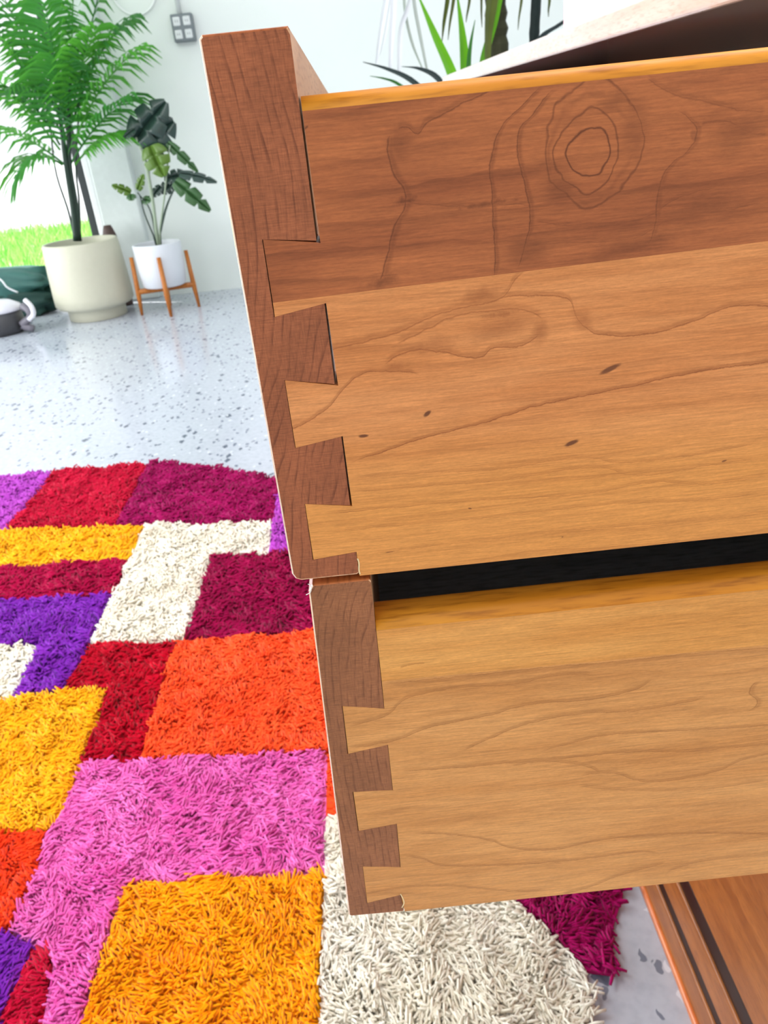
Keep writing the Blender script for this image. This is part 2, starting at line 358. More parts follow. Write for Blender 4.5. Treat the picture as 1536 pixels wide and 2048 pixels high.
def wood_plain(name, light, mid, dark, axis='x', rough=0.4, spec=0.5, fine=1.0, coat=0.0):
    t = NT(name); x, y, z = t.sep(t.vmath('MULTIPLY', t.objco(), (1000, 1000, 1000)))
    a, b, c = {'x': (x, y, z), 'y': (y, x, z), 'z': (z, x, y)}[axis]
    n1 = t.noise(t.comb(t.math('MULTIPLY', a, 0.008), t.math('MULTIPLY', b, 0.06), t.math('MULTIPLY', c, 0.06)), 1.0, 4)
    n2 = t.noise(t.comb(t.math('MULTIPLY', a, 0.07), t.math('MULTIPLY', b, 1.3 * fine), t.math('MULTIPLY', c, 1.3 * fine)), 1.0, 4)
    col = t.mix(t.maprange(n1, 0.3, 0.7), lin(light), lin(mid))
    col = t.mix(t.maprange(n2, 0.44, 0.75, 0.0, 0.65), col, lin(dark))
    t.bump(n2, 0.2, 0.0003)
    if coat: t.b.inputs['Coat Weight'].default_value = coat; t.b.inputs['Coat Roughness'].default_value = 0.15
    return t.fin(col, rough, spec)
M_EDGE = wood_plain('golden_edge', (218, 144, 44), (194, 118, 26), (132, 68, 10), 'x', 0.38, 0.25, 0.5)
M_INNER = wood_plain('pale_inner_face', (226, 176, 132), (212, 158, 112), (180, 120, 80), 'y', 0.4, 0.4, 0.5)
M_RIM = wood_plain('front_rim_glint', (240, 214, 190), (226, 190, 160), (200, 150, 116), 'y', 0.2, 0.6, 0.4, 0.8)  # pale bevel colour: window light on the front's rim painted in
M_TOPEDGE = wood_plain('front_top_edge', (178, 100, 52), (158, 84, 42), (110, 56, 26), 'y', 0.4, 0.25, 0.5)
M_FACE = wood_plain('drawer_face_wood', (182, 108, 60), (160, 88, 46), (118, 60, 30), 'y', 0.25, 0.5, 0.4, 0.5)
M_PLYB = wood_plain('drawer_bottom_wood', (188, 194, 198), (168, 174, 180), (120, 124, 130), 'x', 0.5, 0.4, 0.3)
M_CASE = wood_plain('dresser_front_wood', (164, 98, 44), (142, 80, 32), (102, 54, 22), 'y', 0.36, 0.35, 0.4, 0.08)
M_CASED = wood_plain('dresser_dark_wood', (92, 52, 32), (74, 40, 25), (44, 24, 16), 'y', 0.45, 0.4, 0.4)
M_GROOVE = wood_plain('moulding_groove_wood', (52, 28, 16), (42, 22, 14), (28, 16, 10), 'y', 0.4, 0.25, 0.4)
M_LIP = wood_plain('plinth_lip_lit_wood', (232, 132, 66), (220, 118, 56), (190, 92, 40), 'y', 0.3, 0.5, 0.4, 0.3)  # light caught by the lip is put into this brighter orange
M_TOP = wood_plain('dresser_top_wood_glare', (244, 214, 202), (236, 200, 186), (220, 176, 160), 'y', 0.16, 0.8, 0.4, 1.0)  # window reflection on the front edge painted in as pale wood

# ------------------------------------------------------------------ room
def mat_floor():
    t = NT('terrazzo_floor'); p = t.objco()
    n = t.noise(p, 1.3, 4); n2 = t.noise(p, 60, 3)
    nw = t.new('ShaderNodeTexNoise'); t.put(nw.inputs['Vector'], p); nw.inputs['Scale'].default_value = 45
    wp = t.vmath('ADD', p, t.vmath('MULTIPLY', nw.outputs['Color'], (0.022, 0.022, 0.0)))
    col = t.mix(n, lin((182, 187, 199)), lin((198, 203, 214)))
    col = t.mix(t.maprange(n2, 0.35, 0.75, 0.0, 0.35), col, lin((150, 156, 172)))
    for sc, th, c, keep in ((32, 0.36, (72, 80, 100), 0.68), (66, 0.30, (104, 112, 130), 0.84), (60, 0.24, (220, 224, 232), 0.84)):
        v = t.new('ShaderNodeTexVoronoi', feature='F1'); t.put(v.inputs['Vector'], t.vmath('MULTIPLY', wp, (1.0, 0.62, 1.0))); v.distance = 'MANHATTAN' if sc < 50 else 'EUCLIDEAN'; v.inputs['Scale'].default_value = sc
        r = t.sep(v.outputs['Color'])
        m = t.math('MULTIPLY', t.maprange(v.outputs['Distance'], th, th + 0.08, 1.0, 0.0), t.math('GREATER_THAN', r[0], keep))
        col = t.mix(t.math('MULTIPLY', m, 0.85), col, lin(c))
    return t.fin(col, t.maprange(n, 0.3, 0.7, 0.12, 0.24), 0.6)
def mat_wall():
    t = NT('painted_wall'); p = t.objco(); n = t.noise(p, 2.2, 5); s = t.noise(p, 5.5, 6, 0.7)
    col = t.mix(n, lin((226, 234, 228)), lin((236, 240, 238)))
    col = t.mix(t.maprange(s, 0.66, 0.8, 0.0, 0.35), col, lin((188, 192, 190)))
    t.bump(t.noise(p, 40, 4), 0.15, 0.003)
    return t.fin(col, 0.6, 0.3)
M_FLOOR = mat_floor(); M_WALL = mat_wall()
def struct(name, bm, m, parent=None):
    o = obj(name, bm, m, parent)
    if not parent: o['kind'] = 'structure'
    return o
YW = 5.32
b = bmesh.new(); box(b, -5.0, 3.6, -1.6, YW + 0.35, -0.12, 0.0); struct('floor', b, M_FLOOR)
b = bmesh.new(); box(b, -1.34, 3.6, YW, YW + 0.25, 0, 3.2); wall_back = struct('wall_back', b, M_WALL)
b = bmesh.new(); box(b, -5.0, -1.34, YW - 0.02, YW + 0.25, 2.55, 3.2); struct('wall_lintel', b, M_WALL)
b = bmesh.new(); box(b, -5.0, 3.6, -1.6, YW + 0.6, 3.2, 3.3); struct('ceiling', b, plain('ceiling_paint', (236, 238, 238), 0.7))
b = bmesh.new(); box(b, -1.585, -1.33, YW - 0.06, YW + 0.25, 0, 2.55, 0.012); struct('trim_1', b, plain('jamb_paint', (216, 224, 222), 0.55))
# door frame at the opening
M_DARKMET = plain('dark_metal', (48, 54, 56), 0.4, 0.5); M_WHITEP = plain('white_trim', (244, 246, 248), 0.5)
b = bmesh.new(); box(b, -1.625, -1.585, YW - 0.05, YW + 0.2, 0, 2.55, 0.006); struct('trim_2', b, M_WHITEP)
dr = empty('door_1', (-1.65, YW, 0)); dr['kind'] = 'structure'
b = bmesh.new(); box(b, -1.675, -1.626, YW - 0.04, YW + 0.05, 0, 2.55, 0.006); obj('door_stile', b, M_DARKMET, dr)
b = bmesh.new(); box(b, -5.0, -1.68, YW - 0.02, YW + 0.2, 0.0, 0.012, 0.003); struct('trim_3', b, plain('sill_metal', (210, 212, 214), 0.4))

# ------------------------------------------------------------------ outdoors
def mat_lawn():
    t = NT('lawn_ground'); p = t.objco(); n = t.noise(p, 2.0, 5, 0.6)
    return t.fin(t.mix(t.maprange(n, 0.35, 0.65), lin((140, 210, 112)), lin((226, 238, 196))), 0.9, 0.1)  # blown-out daylight put into the colour: near-white mixed into the green
b = bmesh.new(); box(b, -14, 6, YW + 0.35, 11.5, -0.3, -0.06); struct('ground_lawn', b, mat_lawn())
b = bmesh.new(); box(b, -60, 20, 11.5, 60, -0.3, -0.05); struct('ground_street', b, plain('pale_street', (205, 208, 216), 0.8, var=0.05, scale=0.6))
rng = np.random.default_rng(5)
def mesh_np(name, V, F, mats, parent=None, mi=None, smooth=False):
    off = np.array(origin_of(parent)) if parent else np.zeros(3)
    me = bpy.data.meshes.new(name); V = np.asarray(V, dtype=np.float32) - off.astype(np.float32)
    nf = len(F); F = np.asarray(F, dtype=np.int32); k = F.shape[1]
    me.vertices.add(len(V)); me.vertices.foreach_set('co', V.ravel())
    me.loops.add(nf * k); me.loops.foreach_set('vertex_index', F.ravel())
    me.polygons.add(nf); me.polygons.foreach_set('loop_start', np.arange(0, nf * k, k, dtype=np.int32))
    if smooth: me.polygons.foreach_set('use_smooth', np.ones(nf, dtype=bool))
    for m in mats: me.materials.append(m)
    me.update(calc_edges=True); me.validate()
    o = bpy.data.objects.new(name, me); COL.objects.link(o)
    if parent: o.parent = parent
    return o
def blades(n, x0, x1, y0, y1, h):
    px = rng.uniform(x0, x1, n); py = rng.uniform(y0, y1, n); a = rng.uniform(0, 2 * pi, n); hh = h * rng.uniform(0.4, 1.3, n)
    w = 0.012; dx, dy = np.cos(a) * w, np.sin(a) * w; lx, ly = rng.normal(0, 0.06, n), rng.normal(0, 0.06, n)
    V = np.stack([np.stack([px - dx, py - dy, np.full(n, -0.07)], 1), np.stack([px + dx, py + dy, np.full(n, -0.07)], 1),
                  np.stack([px + lx, py + ly, hh], 1)], 1).reshape(-1, 3)
    return V, np.arange(3 * n).reshape(-1, 3)
V, F = blades(9000, -6.5, -1.9, 6.6, 11.3, 0.10)
def mat_grass():
    t = NT('grass_blades'); r = t.new('ShaderNodeNewGeometry').outputs['Random Per Island']
    return t.fin(t.mix(r, lin((104, 196, 80)), lin((222, 240, 170))), 0.7, 0.2)  # blades paled towards white, the glare outdoors painted into them
tag(mesh_np('grass', V, F, [mat_grass()]), 'bright green sunlit grass outside the open doorway', 'grass', kind='stuff')

# ------------------------------------------------------------------ dresser
dresser = tag(empty('dresser', BASE), 'long orange-brown wooden dresser with two drawers pulled out over the rug', 'dresser')
XF = 0.29; ZT0, ZT1 = HC + 0.047, HC + 0.0735; Y0, Y1 = 0.165, 2.46; XB = 0.76
b = bmesh.new(); box(b, XF, XB, Y0 - 0.01, Y1 + 0.01, ZT0, ZT1, 0.004, 3); tag(obj('top', b, M_TOP, dresser), 'glossy top board, the daylight on its front edge put into its pale colour')
for ya, yb in ((Y0, Y0 + 0.02), (Y1 - 0.02, Y1)):
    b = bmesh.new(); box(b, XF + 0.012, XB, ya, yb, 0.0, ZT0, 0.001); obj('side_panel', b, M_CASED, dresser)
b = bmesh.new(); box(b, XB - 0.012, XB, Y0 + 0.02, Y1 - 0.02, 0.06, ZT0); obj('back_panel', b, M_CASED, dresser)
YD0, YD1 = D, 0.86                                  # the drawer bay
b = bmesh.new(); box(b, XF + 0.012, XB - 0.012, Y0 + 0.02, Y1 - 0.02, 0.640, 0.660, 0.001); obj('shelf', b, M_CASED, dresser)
# base of the front: lip, rail, groove, bead, groove, panel
def strip(name, z0, z1, dx, m, bev=0.002, seg=3, th=0.025):
    b = bmesh.new(); box(b, XF + dx, XF + dx + th, Y0 + 0.0, Y1, z0, z1, bev, seg); return obj(name, b, m, dresser)
strip('plinth_lip', 0.0, 0.012, -0.003, M_LIP, 0.003)
strip('base_rail', 0.012, 0.060, 0.001, M_CASE, 0.003)
strip('groove', 0.060, 0.081, 0.004, M_GROOVE, 0.001)
strip('moulding', 0.081, 0.130, 0.002, M_CASE, 0.003)
strip('groove', 0.130, 0.158, 0.005, M_GROOVE, 0.001)
for ya, yb in ((Y0, 0.87), (0.875, 1.66), (1.665, Y1)):
    b = bmesh.new(); box(b, XF + 0.005, XF + 0.028, ya, yb, 0.158, 0.64, 0.002); obj('lower_panel', b, M_CASE, dresser)
# the far bays: closed drawer fronts stand back under the top
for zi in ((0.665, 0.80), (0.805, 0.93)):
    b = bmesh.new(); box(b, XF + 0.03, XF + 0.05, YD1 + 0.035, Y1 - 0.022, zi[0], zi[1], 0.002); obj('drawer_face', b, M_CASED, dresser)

def m2w(p): return (p[0] / 1000.0, p[1] / 1000.0 + HC)
def front_board(name, poly, rect, y0, ts, y1, mend, parent):
    bm = bmesh.new(); a, bb = prism(bm, [m2w(p) for p in poly], y0, y0 + ts)
    prism(bm, [m2w(p) for p in rect], y0 + ts, y1)
    bm.normal_update()
    xl = min(p[0] for p in poly) / 1000 + 0.006
    es = []
    for e in bm.edges:
        c = (e.verts[0].co + e.verts[1].co) / 2
        v = [p.co for p in e.verts]
        if abs(v[0].y - y0) < 1e-6 and abs(v[1].y - y0) < 1e-6:
            zs = sorted((q.z for q in v)); top = max(p[1] for p in poly) / 1000 + HC; bot = min(p[1] for p in poly) / 1000 + HC
            if all(q.x < xl for q in v) or zs[0] > top - 0.003 or zs[1] < bot + 0.003: es.append(e)
    bmesh.ops.bevel(bm, geom=es, offset=0.0005, segments=2, profile=0.5, affect='EDGES')
    bmesh.ops.recalc_face_normals(bm, faces=bm.faces)
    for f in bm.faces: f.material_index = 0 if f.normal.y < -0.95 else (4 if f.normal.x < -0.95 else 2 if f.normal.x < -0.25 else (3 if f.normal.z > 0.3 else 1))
    return obj(name, bm, [mend, M_INNER, M_RIM, M_TOPEDGE, M_FACE], parent, recalc=False)
def side_board(name, poly, y0, ts, mats, parent, rnd=None, ztop=None):
    bm = bmesh.new(); a, bb = prism(bm, [m2w(p) for p in poly], y0, y0 + ts)
    if rnd:
        zt = ztop / 1000 + HC
        es = [e for e in bm.edges if all(abs(v.co.z - zt) < 1e-5 for v in e.verts) and abs(e.verts[0].co.y - e.verts[1].co.y) < 1e-6]
        bmesh.ops.bevel(bm, geom=es, offset=rnd, segments=6, profile=0.5, affect='EDGES')
        bmesh.ops.recalc_face_normals(bm, faces=bm.faces)
        for f in bm.faces:
            f.material_index = 1 if f.normal.z > 0.12 and f.calc_center_median().z > zt - rnd - 0.001 else 0
            if f.material_index: f.smooth = True
    return obj(name, bm, mats, parent, recalc=False)
XE = 480.0                                           # back end of the drawers (mm)
TS = 0.0127
def px(*a): return [mm(*p) for p in a]
# --- upper drawer
dA = tag(empty('drawer', (0, 0, 0), dresser), 'upper drawer pulled out, its side a dark board over a paler one')
xo, xi, xt, zt, zb = -29.7, -9.6, -22.8, 18.8, -123.6
(t1a, t1b, t1c, t1d) = (-24.8, -43.9, mm(650, 607)[1], -26.4)
(t2a, t2b, t2c, t2d) = (-60.7, -80.4, mm(684, 873)[1], -63.2)
(t3a, t3b, t3c, t3d) = (-97.9, -116.8, mm(713, 1104)[1], -99.9)
polyA = [(xo, zt - 0.8), (xo + 0.8, zt), (xi - 0.3, zt), (xi, zt - 0.6), (xi, t1d), (xt, t1a), (xt - 0.1, t1b), (xi, t1c), (xi, t2d), (xt, t2a), (xt, t2b), (xi, t2c), (xi, t3d),
         (xt + 0.2, t3a), (xt, t3b), (xi, t3c), (xi, zb + 0.4), (xi - 0.6, zb), (xo + 2.5, zb), (xo + 0.8, zb + 0.8), (xo, zb + 2.5)]
rectA = [(xo, zb + 0.5), (xo, zt - 0.8), (xo + 0.8, zt), (xi - 0.3, zt), (xi, zt - 0.6), (xi, zb)]
YL = 0.80
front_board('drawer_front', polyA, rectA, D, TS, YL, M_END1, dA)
g = 0.07
zs = 5.1; gl = mm(541, 606)[1]; gr = mm(1536, 482)[1]; grE = gl + (gr - gl) * (XE - xt) / (mm(1536, 482)[0] - xt)
gm = lambda x: gl + (grE - gl) * (x - xt) / (XE - xt)
upA = [(xi + 0.5, zs), (xi + 0.95, t1d - 0.7), (xi - 0.2, t1d - g - 0.3), (xt + 0.22, t1a - g), (xt + 0.22, gm(xt)), (XE, grE), (XE, zs)]
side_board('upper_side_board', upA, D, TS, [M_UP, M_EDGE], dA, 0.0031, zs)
loA = [(xt + 0.22, gm(xt) - 0.02), (xt + 0.15, t1b + g), (xi + 0.45, t1c + g), (xi + 0.9, t2d - 0.6), (xi - 0.3, t2d - g - 0.2), (xt + 0.15, t2a - g), (xt + 0.2, t2b + g),
       (xi + 0.4, t2c + g), (xi + 0.6, t3d - 0.4), (xi - 0.2, t3d - g - 0.1), (xt + 0.35, t3a - g), (xt + 0.25, t3b + g), (xi + 0.12, t3c + g), (xi + 0.2, zb - 0.5), (XE, zb - 0.8), (XE, grE - 0.02)]
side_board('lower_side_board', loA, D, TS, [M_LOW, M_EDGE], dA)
def carcass(dw, xin, zs, zb, bot):
    b = bmesh.new(); box(b, (xin + 0.2) / 1000, XE / 1000, YL - TS, YL, HC + zb / 1000, HC + zs / 1000, 0.002); obj('far_side_board', b, M_INNER, dw)
    b = bmesh.new(); box(b, (XE - 14) / 1000, XE / 1000 - 0.0005, D + TS, YL - TS, HC + zb / 1000, HC + zs / 1000 - 0.004, 0.002); obj('drawer_back', b, M_INNER, dw)
    b = bmesh.new(); box(b, (xin - 6) / 1000, (XE - 14) / 1000, D + TS - 0.004, YL - TS + 0.004, HC + bot / 1000, HC + bot / 1000 + 0.005); obj('drawer_bottom', b, M_PLYB, dw)
carcass(dA, xi, zs, zb, zb + 9)
# --- lower drawer
dB = tag(empty('drawer', (0, 0, 0), dresser), 'lower drawer pulled out beneath the other, golden rounded top edge')
q = px((613, 1163), (741, 1157), (684, 1412), (768, 1417), (695, 1508), (775, 1490), (785, 1580), (705, 1584), (716, 1662), (793, 1648), (800, 1734), (725, 1733), (734, 1806), (800, 1790), (808, 1823), (698, 1833))
f0, f1, a1, a2, a3, a4, c1, c2, c3, c4, e1, e2, e3, e4, g1, g0 = q
ztB = -125.6
def lerpx(p, r, z): return p[0] + (r[0] - p[0]) * (z - p[1]) / (r[1] - p[1])
xo_t, xi_t = lerpx(f0, g0, ztB), lerpx(f1, g1, ztB)
polyB = [(xo_t + 0.2, ztB - 2.2), (xo_t + 1.6, ztB), (xi_t - 0.4, ztB), (xi_t, ztB - 0.5), a2, a1, a3, a4, c1, c2, c3, c4, e1, e2, e3, e4, (g1[0], g1[1] + 0.4), (g1[0] - 0.5, g1[1]), (g0[0] + 0.8, g0[1]), (g0[0], g0[1] + 0.8)]
rectB = [(g0[0], g0[1]), (xo_t, ztB - 2.2), (xo_t + 1.6, ztB), (xi_t - 0.4, ztB), (xi_t, ztB - 0.5), (g1[0], g1[1])]
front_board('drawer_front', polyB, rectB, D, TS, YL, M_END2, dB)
zsB = -140.5; g = 0.08
xs_t = lerpx(f1, g1, zsB)
B0l, B0r = mm(771, 1362), mm(1536, 1290); zB0l = B0l[1]; zB0r = B0l[1] + (B0r[1] - B0l[1]) * (XE - B0l[0]) / (B0r[0] - B0l[0])
xs_m = lerpx(f1, g1, zB0l)
upB = [(xs_t + 0.15, zsB), (xs_m + 0.3, zB0l), (XE, zB0r), (XE, zsB)]
side_board('upper_side_board', upB, D, TS, [M_LDU, M_EDGE], dB, 0.0045, zsB)
loB = [(xs_m + 0.3, zB0l - 0.01), (a2[0] + 0.12, a2[1] - g), (a1[0] + 0.2, a1[1] - g), (a3[0] + 0.3, a3[1] + g), (a4[0] + 0.15, a4[1] + g), (c1[0] + 0.15, c1[1] - g), (c2[0] + 0.3, c2[1] - g),
       (c3[0] + 0.3, c3[1] + g), (c4[0] + 0.12, c4[1] + g), (e1[0] + 0.22, e1[1] - g), (e2[0] + 0.12, e2[1] - g), (e3[0] + 0.12, e3[1] + g), (e4[0] + 0.3, e4[1] + g), (g1[0] + 0.3, g1[1]), (XE, g1[1] + 0.6), (XE, zB0r - 0.01)]
side_board('lower_side_board', loB, D, TS, [M_LDL, M_EDGE], dB)
carcass(dB, -6.5, zsB, -281, -273)
b = bmesh.new()
th = spline([W(616, 1168, D - 0.0006), W(622, 1172, D - 0.0006), W(621, 1184, D - 0.0006), W(612, 1190, D - 0.0004)], 12)
tube(b, th, 0.00012, 5); tag(obj('thread', b, plain('white_thread', (236, 232, 226), 0.7), dB), 'fine pale thread caught at the corner')
for nm, pts in (('glue_bead', [(801, 1788), (806, 1797), (808, 1806), (804, 1815)]), ('glue_bead', [(715, 1117), (718, 1126), (718, 1140), (720, 1148)])):
    b = bmesh.new(); tube(b, spline([W(x, y, D - 0.0001) for x, y in pts], 10), 0.00022, 6)
    obj(nm, b, plain('dried_glue', (240, 214, 160), 0.4), dB if pts[0][1] > 1500 else dA)

# ------------------------------------------------------------------ rug
rug = tag(empty('rug', (-0.5, 1.3, 0.0)), 'thick shag rug with blocks of red, pink, purple, orange, yellow and white', 'rug')
def mat_pile(name, c, c2):
    t = NT(name); r = t.new('ShaderNodeNewGeometry').outputs['Random Per Island']
    n = t.noise(t.objco(), 9, 3)
    f = t.math('ADD', t.math('MULTIPLY', r, 0.55), t.math('MULTIPLY', t.maprange(n, 0.3, 0.7), 0.45))
    t.b.inputs['Sheen Weight'].default_value = 0.08
    return t.fin(t.mix(f, lin(c2), lin(c)), 0.85, 0.06)
PM = {'violet': ((205, 92, 208), (176, 60, 186)), 'red': ((214, 18, 62), (172, 6, 44)), 'magenta': ((178, 14, 100), (134, 4, 68)), 'yellow': ((255, 200, 36), (246, 164, 8)),
      'white': ((252, 248, 236), (232, 222, 200)), 'purple': ((146, 52, 190), (104, 20, 150)), 'orange': ((255, 104, 52), (240, 66, 20)), 'pink': ((244, 130, 204), (216, 72, 160)),
      'amber': ((255, 178, 16), (242, 140, 0)), 'darkmagenta': ((172, 10, 78), (124, 0, 52)), 'crimson': ((206, 6, 40), (160, 0, 30)), 'orangered': ((252, 84, 34), (226, 50, 16)), 'darkred': ((190, 8, 72), (142, 0, 52))}
PMAT = {k: mat_pile('pile_' + k, *v) for k, v in PM.items()}
PATCH = [
 ('violet', [(-1.5, 2.36), (-1.06, 2.345), (-1.06, 1.95), (-1.5, 2.0)]),
 ('red', [(-1.06, 2.345), (-.87, 2.35), (-.75, 2.335), (-.737, 1.9), (-1.06, 1.95)]),
 ('magenta', [(-.75, 2.335), (-.71, 2.34), (-.6, 2.28), (-.45, 2.2), (-.319, 2.12), (.05, 2.05), (.05, 1.95), (-.298, 1.98), (-.297, 1.833), (-.737, 1.9)]),
 ('violet', [(-.298, 1.98), (.05, 1.95), (.05, 1.64), (-.297, 1.661)]),
 ('yellow', [(-1.5, 2.0), (-1.06, 1.945), (-.656, 1.885), (-.651, 1.70), (-.99, 1.74), (-1.5, 1.79)]),
 ('white', [(-.656, 1.885), (-.297, 1.833), (-.297, 1.661), (-.442, 1.669), (-.443, 1.335), (-.652, 1.352)]),
 ('darkred', [(-1.5, 1.79), (-.99, 1.74), (-.651, 1.70), (-.648, 1.539), (-.924, 1.576), (-1.5, 1.63)]),
 ('darkmagenta', [(-.442, 1.669), (-.297, 1.661), (.05, 1.64), (.05, 1.28), (-.185, 1.312), (-.443, 1.335)]),
 ('purple', [(-1.5, 1.63), (-.924, 1.576), (-.648, 1.539), (-.652, 1.352), (-.658, 1.203), (-.756, 1.2), (-.761, 1.369), (-1.2, 1.41), (-1.5, 1.43)]),
 ('white', [(-1.2, 1.41), (-.761, 1.369), (-.756, 1.2), (-1.2, 1.22)]),
 ('crimson', [(-.652, 1.352), (-.46, 1.33), (-.461, .998), (-.561, 1.0), (-.568, 1.193), (-.658, 1.203)]),
 ('orange', [(-.46, 1.335), (-.185, 1.312), (.05, 1.28), (.05, .955), (-.141, .969), (-.461, .998)]),
 ('yellow', [(-1.0, 1.21), (-.756, 1.2), (-.568, 1.193), (-.561, 1.0), (-.568, .861), (-1.0, .87)]),
 ('pink', [(-.561, 1.0), (-.137, .966), (-.137, .737), (-.425, .753), (-.423, .43), (-.48, .43), (-.477, .556), (-.492, .651), (-.519, .67), (-.561, .688), (-.566, .78), (-.568, .861)]),
 ('orangered', [(-1.0, .87), (-.568, .861), (-.566, .78), (-.566, .69), (-1, .70)]),
 ('purple', [(-1.0, .70), (-.561, .688), (-.519, .67), (-.545, .43), (-1, .43)]),
 ('red', [(-.519, .67), (-.492, .651), (-.477, .556), (-.48, .43), (-.545, .43)]),
 ('amber', [(-.425, .753), (-.137, .737), (-.137, .42), (-.423, .42)]),
 ('orange', [(-.137, .966), (.05, .955), (.05, .835), (-.137, .838)]),
 ('white', [(-.137, .838), (.05, .835), (.1, .72), (.126, .65), (.16, .604), (.186, .565), (.178, .52), (.165, .49), (.16, .40), (-.137, .42)]),
 ('magenta', [(.05, .835), (.05, 1.28), (.262, 1.24), (.262, .66), (.231, .61), (.219, .557), (.186, .565), (.16, .604), (.126, .65), (.1, .72)]),
 ('purple', [(.05, 1.28), (.05, 2.05), (.25, 2.0), (.262, 1.24)]),
]
def inside(P, x, y):
    c = np.zeros(len(x), bool); n = len(P)
    for i in range(n):
        (xa, ya), (xb, yb) = P[i], P[(i + 1) % n]
        k = ((ya > y) != (yb > y))
        if ya != yb: c ^= k & (x < (xb - xa) * (y - ya) / (yb - ya) + xa)
    return c
def field(x, y, s, ph):
    r = np.zeros_like(x); g = np.random.default_rng(ph)
    for k in range(7):
        a = g.uniform(0, 2 * pi); f = s * g.uniform(0.5, 2.2); r += np.sin((x * np.cos(a) + y * np.sin(a)) * f + g.uniform(0, 6.3))
    return r / 2.2
def pile(P, sp=0.0066, L=0.036, R=0.0026, seed=0):
    g = np.random.default_rng(seed)
    xs = [p[0] for p in P]; ys = [p[1] for p in P]
    X, Y = np.meshgrid(np.arange(min(xs), max(xs), sp), np.arange(min(ys), max(ys), sp)); X = X.ravel(); Y = Y.ravel()
    X = X + g.uniform(-.5, .5, len(X)) * sp; Y = Y + g.uniform(-.5, .5, len(X)) * sp
    k = inside(P, X + 0.003 * field(X, Y, 60, 3), Y + 0.003 * field(X, Y, 60, 4)); X, Y = X[k], Y[k]; n = len(X)
    ang = np.where(g.random(n) < 0.5, 0.0, pi) + 0.9 * field(X, Y, 12, 1) + 0.8 * field(X, Y, 55, 2) + g.normal(0, .45, n) - 0.35
    lean = np.clip(1.2 + 0.15 * field(X, Y, 22, 5) + g.normal(0, .2, n), 0.4, 1.5)
    LL = L * g.uniform(.85, 1.1, n) * (1 + 0.08 * field(X, Y, 9, 8)); R = R * g.uniform(.8, 1.2, n)
    reach = 0.85 * LL * np.sin(lean)
    tx, ty = X + reach * np.cos(ang), Y + reach * np.sin(ang); out = np.zeros(n, bool)
    for _, Q in PATCH:
        if Q is not P: out |= inside(Q, tx, ty)
    ang = np.where(out, ang + pi, ang)
    dx, dy = np.cos(ang), np.sin(ang)
    V = []; 
    ts = (0.0, 0.5, 1.0); rr = (0.9, 1.0, 0.75)
    px_, py_, pz_ = X.copy(), Y.copy(), 0.006 + 0.004 * np.clip(field(X, Y, 42, 6) + 0.7 * field(X, Y, 95, 7), -1.4, 1.8) + 0.003
    th = lean * 0.35
    for i, t in enumerate(ts):
        if i:
            ds = (t - ts[i - 1]) * LL; th = lean * (0.45 + 0.65 * t)
            px_ = px_ + np.sin(th) * dx * ds; py_ = py_ + np.sin(th) * dy * ds; pz_ = pz_ + np.cos(th) * ds
        # frame: side = (-dy, dx, 0), up' = perpendicular in the bending plane
        ux, uy, uz = np.cos(th) * dx, np.cos(th) * dy, -np.sin(th)
        for a in (pi / 2, pi / 2 + 2.094, pi / 2 + 4.189):
            ca, sa = np.cos(a) * R * rr[i], -np.sin(a) * R * rr[i]
            V.append(np.stack([px_ - dy * ca + ux * sa, py_ + dx * ca + uy * sa, np.maximum(pz_ + uz * sa, 0.002)], 1))
    V = np.stack(V, 1); m = V.shape[1]; V = V.reshape(-1, 3); base = (np.arange(n) * m)[:, None]
    q = []
    for i in range(2):
        for k in range(3):
            a, b_, c, d = i * 3 + k, i * 3 + (k + 1) % 3, (i + 1) * 3 + (k + 1) % 3, (i + 1) * 3 + k
            q += [(a, b_, c), (a, c, d)]
    q.append((6, 7, 8))
    F = (base[:, :, None] + np.array(q)[None]).reshape(-1, 3)
    return V, F
for i, (c, P) in enumerate(PATCH):
    far = np.mean([p[1] for p in P])
    V, F = pile(P, 0.0042 if far < 1.15 else 0.0058, 0.019, 0.0022 if far < 1.15 else 0.003, 100 + i)
    o = mesh_np('pile_block', V, F, [PMAT[c]], rug, smooth=True); o['kind'] = 'stuff'; o['label'] = 'block of %s shag pile' % c.replace('darkm', 'dark m').replace('orangered', 'orange red').replace('darkred', 'dark red')
    b = bmesh.new(); vs = [b.verts.new((x, y, 0.001)) for x, y in P]; f = b.faces.new(vs)
    r = bmesh.ops.extrude_face_region(b, geom=[f]); bmesh.ops.translate(b, verts=[v for v in r['geom'] if isinstance(v, bmesh.types.BMVert)], vec=(0, 0, 0.006))
    obj('backing', b, PMAT[c], rug)

# ------------------------------------------------------------------ potted palm
def lpx(pts, Y): return [W(x, y, Y) for x, y in pts]
M_POT = plain('cream_ceramic', (200, 198, 178), 0.45, 0.4, 0.03, 40); M_POT2 = plain('white_ceramic', (216, 220, 226), 0.4, 0.4, 0.03, 40)
M_SOIL = plain('soil', (96, 82, 66), 0.9, 0.1, 0.3, 60, bump=0.6); M_STEM = plain('dark_green_stem', (44, 66, 54), 0.5, 0.4, 0.2, 40)
M_LEAFM = [plain('palm_leaf', (52, 128, 56), 0.45, 0.4, 0.2, 20), plain('palm_leaf_bright', (92, 172, 62), 0.45, 0.4, 0.2, 20), plain('palm_leaf_deep', (34, 92, 54), 0.45, 0.4, 0.2, 20)]
for m in M_LEAFM:
    bs = m.node_tree.nodes['Principled BSDF']; bs.inputs['Transmission Weight'].default_value = 0.0; bs.inputs['Subsurface Weight'].default_value = 0.0
